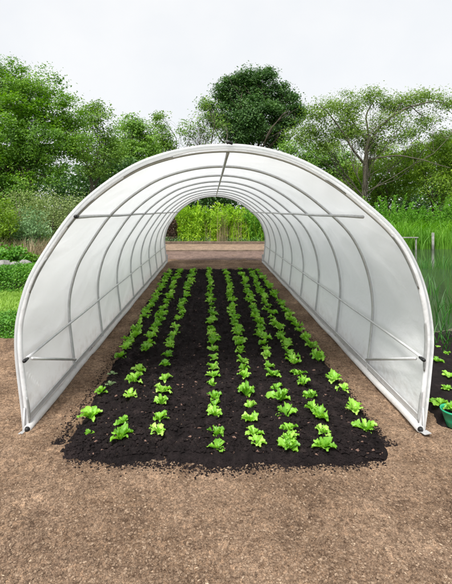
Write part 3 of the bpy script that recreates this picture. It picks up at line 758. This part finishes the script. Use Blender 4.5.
shrub('leafy_plant', 'green leafy clump at the far left edge behind the stones', 'plant', -14, 0, 9.8, 0.85, 0.9, 0.08, 'groundcover', 2400, seed=26)

def blades(name, label, cat, pts, h, w, mat, lean=0.25, kind='stuff', parent=None, z0=0.0, seg=4):
    """pts (n,2). curved tapering blades"""
    n = len(pts); az = RNG.random(n)*6.283; hh = h*(0.55+0.6*RNG.random(n)); ln = lean*(0.3+RNG.random(n))*hh
    fa = az+1.57+RNG.normal(size=n)*.4
    V = np.zeros((n, seg*2+1, 3))
    for k in range(seg):
        t = k/seg; ww = w*(1-0.65*t**1.5)*0.5
        ox = np.cos(az)*ln*t*t; oy = np.sin(az)*ln*t*t
        for s_, q in ((-1, 0), (1, 1)):
            V[:, k*2+q, 0] = pts[:, 0]+ox+s_*ww*np.cos(fa); V[:, k*2+q, 1] = pts[:, 1]+oy+s_*ww*np.sin(fa); V[:, k*2+q, 2] = z0+hh*t*(1-0.1*t)
    V[:, -1, 0] = pts[:, 0]+np.cos(az)*ln; V[:, -1, 1] = pts[:, 1]+np.sin(az)*ln; V[:, -1, 2] = z0+hh*(1-0.12)
    fl = []
    for k in range(seg-1): fl += [(2*k, 2*k+1, 2*k+3), (2*k, 2*k+3, 2*k+2)]
    fl.append((2*seg-2, 2*seg-1, 2*seg))
    Ff = (np.array(fl)[None]+(np.arange(n)*(2*seg+1))[:, None, None]).reshape(-1, 3)
    o = mesh_obj(name, V.reshape(-1, 3), Ff, M[mat], parent)
    if label: tag(o, label, cat, kind=kind)
    return o
def pts_rect(n, x0, x1, y0, y1, clump=0.0, k=20):
    if clump:
        c = np.stack([x0+(x1-x0)*RNG.random(k), y0+(y1-y0)*RNG.random(k)], 1)
        return c[RNG.integers(0, k, n)]+RNG.normal(size=(n, 2))*clump
    return np.stack([x0+(x1-x0)*RNG.random(n), y0+(y1-y0)*RNG.random(n)], 1)
# lawn
sheet('lawn', np.linspace(-9,-2.3,60), np.linspace(5.6,8.0,30), lambda X, Y: -0.02+0.01*fbm(X*4, Y*4, 2, 6), M['meadow'], kind='structure')
blades('lawn_grass', 'short bright grass of the lawn strip on the left', 'grass', pts_rect(42000, -6.2, -2.35, 5.75, 8.0), 0.07, 0.008, 'lawn', 0.6, z0=-0.015, seg=2)
blades('dry_grass', 'tan dry grass tufts between the shrubs on the left', 'dry grass', pts_rect(2300, -7.0, -3.9, 10.1, 10.9, 0.16, 22), 0.95, 0.012, 'drygrass', 0.35, z0=-0.05)
blades('meadow_grass', 'rough green grass under the shrubs on the left', 'grass', pts_rect(9000, -11, -3.2, 8.6, 13.0), 0.22, 0.012, 'reed_dark', 0.5, z0=-0.05, seg=3)
# low ground cover behind and before the lawn
def mound(name, label, x0, x1, y0, y1, h, n, leaf, mat, seed):
    x = x0+(x1-x0)*RNG.random(n); y = y0+(y1-y0)*RNG.random(n)
    e = np.minimum.reduce([x-x0, x1-x, y-y0, y1-y]); prof_ = sstep(0, 0.22, e)*(0.7+0.5*fbm(x*3, y*3, 3, seed))
    z = h*prof_*(RNG.random(n)**0.35)
    Vv, Ff = leaf_cloud(np.stack([x, y, z], 1), leaf, 0.35)
    return tag(mesh_obj(name, Vv, Ff, M[mat], smooth=False), label, 'ground cover', kind='stuff')
mound('ground_cover', 'dense dark green ground cover behind the lawn strip', -7.2, -3.25, 7.75, 8.9, 0.46, 26000, 0.045, 'groundcover', 3)
mound('ground_cover', 'low green ground cover between the lawn strip and the bare soil', -5.0, -2.28, 5.05, 5.8, 0.22, 16000, 0.035, 'groundcover', 4)
# pale stones
for k, (px, s, dd, lab) in enumerate(((4,.17,9.05,'pale grey stone at the left edge, behind the ground cover'), (15,.13,9.1,'small pale stone beside the bright leafy clump'), (25,.16,9.15,'broad pale stone nearest the tunnel on the left'), (-8,.18,9.1,'pale stone just inside the left edge of the garden border'))):
    bm_v = []; bm_f = []; s *= 0.78
    nu, nv = 9, 12; x0, y0 = (px-VX)*dd/F, dd
    for i in range(nu):
        for j in range(nv):
            th = math.pi*i/(nu-1); ph = 2*math.pi*j/nv
            q = s*(0.8+0.35*math.sin(ph*2+k)*math.sin(th)+0.12*math.sin(ph*5+th*3+k*2))
            bm_v.append((x0+q*1.3*math.sin(th)*math.cos(ph), y0+q*math.sin(th)*math.sin(ph), 0.42+0.7*q*math.cos(th) if False else 0.28+q*1.5*math.cos(th)))
    for i in range(nu-1):
        for j in range(nv): bm_f.append((i*nv+j, i*nv+(j+1) % nv, (i+1)*nv+(j+1) % nv, (i+1)*nv+j))
    tag(mesh_obj('stone', np.array(bm_v), bm_f, M['stone']), lab, 'stone')

# beyond the tunnel: timber edging and planting
def timber(name, label, x0, x1, y, z, h, t):
    b = MB(); n = 5; L = (x1-x0)/n
    for k in range(n): b.box((x0+L*(k+.5), y+random.uniform(-.015,.015), z+h/2), (L-0.012, t, h), rz=random.uniform(-.004,.004), bev=0.012)
    tag(b.build(name, M['timber'], None, False), label, 'timber edging')
timber('timber_edging', 'dark weathered timber edging along the far bed of yellow green plants', -4.2, 4.2, 17.66, 0.0, 0.17, 0.07)
timber('timber_edging', 'low timber board between the damp soil and the pale path', -4.2, 4.2, 15.12, -0.05, 0.115, 0.05)
def tall_plants(name, label, cat, x0, x1, y0, y1, n, h, leaf, mat, per=70, seed=0, grp=None, hvar=.3):
    """leafy upright stems: one object made of many"""
    rg = np.random.default_rng(seed); P = []; tb = MB()
    xs_ = x0+(x1-x0)*rg.random(n); ys_ = y0+(y1-y0)*rg.random(n)
    for x, y in zip(xs_, ys_):
        hh = h*(1-hvar+2*hvar*float(fbm(np.array([x*1.1]), np.array([y+seed]), 2, seed)[0]))*(0.85+0.25*rg.random())
        lx, ly = rg.normal()*0.20, rg.normal()*0.16
        t = rg.random(per)**1.05
        rad = (0.04+0.12*(1-t)+0.05*np.sin(t*14+x*9))*(0.4+0.9*rg.random(per))
        a = rg.random(per)*6.283
        P.append(np.stack([x+lx*t*hh+rad*np.cos(a), y+ly*t*hh+rad*np.sin(a), hh*t], 1))
        tb.tube([(x, y, -0.05), (x+lx*.5*hh, y+ly*.5*hh, hh*.5), (x+lx*hh, y+ly*hh, hh*0.98)], [0.005, 0.004, 0.0015], 4, cap=False)
    C = np.concatenate(P); root = empty(name, ((x0+x1)/2, (y0+y1)/2, 0)); tag(root, label, cat, grp)
    Vv, Ff = leaf_cloud(C, leaf, 0.15, aspect=0.3); mesh_obj('foliage', Vv, Ff, M[mat], root, smooth=False)
    tb.build('stems', M['reed'], root); return root
for k, (x0, x1, hh, lab) in enumerate(((7.0, 9.2, 1.75, 'bright green leafy bank plants next to the tunnel shoulder, behind the pond'), (9.2, 11.2, 1.5, 'bright green leafy bank plants behind the pond, between two taller clumps'), (11.2, 13.6, 1.85, 'bright green leafy bank plants behind the pond at the right edge'))):
    tall_plants('bank_plant', lab, 'plant', x0, x1, 19.4, 21.0, 70, hh, 0.13, 'reed', 120, 30+k, 'leafy plants on the far pond bank', hvar=.45)
tall_plants('tall_plant', 'yellow green leafy clump beyond the tunnel, left one', 'plant', -1.45, -0.65, 17.9, 18.8, 70, 1.38, 0.13, 'willow', 170, 1, hvar=.45)
tall_plants('tall_plant', 'yellow green leafy clump beyond the tunnel, between the outer ones', 'plant', -0.7, 0.5, 18.0, 19.0, 80, 1.45, 0.13, 'willow', 170, 2, hvar=.45)
tall_plants('tall_plant', 'tall yellow green leafy clump beyond the tunnel, right of the middle', 'plant', 0.45, 1.5, 18.1, 19.0, 75, 1.58, 0.13, 'willow', 170, 3, hvar=.45)
tall_plants('tall_plant', 'green leafy clump beyond the tunnel at the right end', 'plant', 1.4, 2.7, 17.9, 19.0, 80, 1.6, 0.11, 'reed', 190, 4, hvar=.45)
blades('tall_grass', 'bright grass stems among the plants beyond the tunnel', 'grass', pts_rect(700, -1.5, 2.6, 17.85, 18.9), 1.3, 0.018, 'willow', 0.3)
blades('dry_stalks', 'thin yellow dry stalks among the plants beyond the tunnel', 'dry grass', pts_rect(260, -0.9, 1.2, 17.8, 18.6, .12, 9), 1.55, 0.014, 'drygrass', 0.15)
mound('edging_plants', 'low silvery plants along the timber edging beyond the tunnel', -4, 4, 17.72, 18.15, 0.34, 7000, 0.05, 'silver', 14)
shrub('dark_shrub', 'dark reddish brown shrub at the left of the far opening', 'shrub', 171, 0, 18.2, 1.45, 0.8, 0.06, 'litter_leaf', 4200, seed=9)

# ------------------------------------------------------------------ pond side
wx = np.linspace(PX0-0.1, PX1, 4); wy = np.linspace(PY0-0.1, PY1+0.2, 4)
sheet('water', wx, wy, lambda X, Y: X*0-0.20, M['water'], kind='structure')
sheet('pond_bank', np.linspace(1.9,9,140), np.linspace(4.95,7.4,60), lambda X, Y: -0.03-0.5*sstep(0.1,1.3,Y-5.25+0.9*(fbm(X*1.7,Y*1.7,3,19)-.5))+0.03*(fbm(X*8,Y*8,3,3)-.5), M['mud'], kind='structure')
blades('reed_bed', 'bright green reeds along the far bank of the pond', 'reeds', pts_rect(13000, 6.5, 17, 18.4, 21.5, 0.38, 70), 1.4, 0.026, 'reed', 0.7, z0=-0.2)
blades('reed_bed', 'short bright rushes at the water line of the far pond bank', 'reeds', pts_rect(6500, 6.5, 15, 17.9, 19.2), 1.0, 0.024, 'reed', 0.3, z0=-0.25)
for k, (px, py, h, n, lab) in enumerate(((446,262,.6,34,'dark green rush clump standing in the middle of the pond'), (432,285,.6,26,'small rush clump in the pond near the tunnel edge'),
        (452,300,.6,34,'tall rush clump in the pond at the right edge'), (437,352,.42,26,'tall green rush clump on the near bank beside the tunnel'),
        (450,345,.55,30,'tall green rush clump on the near bank at the right edge'), (424,262,.5,24,'thin rush tuft in the pond beside the tunnel film'),
        (438,318,.45,20,'sparse rush tuft between the mud and the open water'), (465,335,1.2,220,'rush clump just beyond the right edge'))):
    if lab.endswith('beyond the right edge'): continue
    x, y = G(px, py); root_z = -0.25 if y > 6 else -0.08
    P_ = np.array([[x, y]])+RNG.normal(size=(n, 2))*np.array([0.07+0.010*y, 0.06+0.010*y])
    o = blades('rush_clump', None, None, P_, h*0.9, 0.009+0.0009*y, 'reed_dark', 0.55, z0=root_z)
    tag(o, lab, 'rushes')
b = MB(); x, y, z = W(419,243,19.0)
b.tube([(x, y-1.2, -0.5), (x, y-1.2, z+0.55)], 0.055, 10)
tag(b.build('mooring_post', M['stone'], None), 'short pale post standing in the pond before the reeds', 'post')
b = MB(); x, y, z = W(409,236,17.6); b.box((x, y, 0.34), (0.75, 0.14, 0.035), bev=.01)
for q in (-.3, .3): b.tube([(x+q, y, -0.6), (x+q, y, 0.32)], 0.035, 8)
tag(b.build('plank_rest', M['stone'], None, False), 'pale low plank standing in the pond beside the tunnel film', 'plank')

# seedlings of the side bed
def sz(x, y): return float(side_z(np.array([x]), np.array([y]))[0])
for (px, py, s, lab) in ((437,367,1.05,'bright green seedling in the side bed, close to the lower tunnel edge bolt'), (449,383,1.2,'bright seedling at the right edge, upper of the side bed plants'),
        (446,396,.7,'tiny seedling in the middle of the side bed'), (432,407,.75,'small seedling nearest the tunnel foot in the side bed'), (441,411,.9,'low spreading seedling left of the green pot'),
        (447,358,.7,'dull little seedling at the back of the side bed'), (438,352,.5,'smallest seedling by the rushes at the back of the side bed')):
    x, y = G(px, py+1)
    o = bpy.data.objects.new('seedling', random.choice(VAR)); COL.objects.link(o)
    o.location = (x, y, sz(x, y)); o.rotation_euler = (0, 0, random.uniform(0, 6)); o.scale = (s*.8, s*.8, s*.62)
    tag(o, lab, 'seedling', 'seedlings in the side bed')
# green pot, rim cut by the right edge
x, y, z = W(453.5, 413, 3.02)
pot = empty('plant_pot', (x, y, 0)); tag(pot, 'green plastic plant pot on the soil at the right edge', 'plant pot')
b = MB(); K = 28; prof_p = [(0.045,0.0),(0.062,0.05),(0.082,0.112),(0.089,0.114),(0.090,0.125),(0.084,0.127),(0.079,0.112),(0.058,0.04)]
Vp = [(x+r*math.cos(2*math.pi*k/K), y+r*math.sin(2*math.pi*k/K), zz) for r, zz in prof_p for k in range(K)]
Fp = [(i*K+k, i*K+(k+1) % K, (i+1)*K+(k+1) % K, (i+1)*K+k) for i in range(len(prof_p)-1) for k in range(K)]+[tuple(range(K))[::-1]]
b.add(Vp, Fp); b.build('pot_wall', M['pot'], pot)
b = MB(); b.tube([(x, y, 0.045), (x, y, 0.104)], [0.058, 0.077], 24); b.build('potting_soil', M['dark_soil'], pot)
o = bpy.data.objects.new('lettuce', VAR[4]); COL.objects.link(o); o.location = (x, y, 0.106); o.scale = (.95, .95, .9)
tag(o, 'bright green lettuce growing in the green pot', 'lettuce')
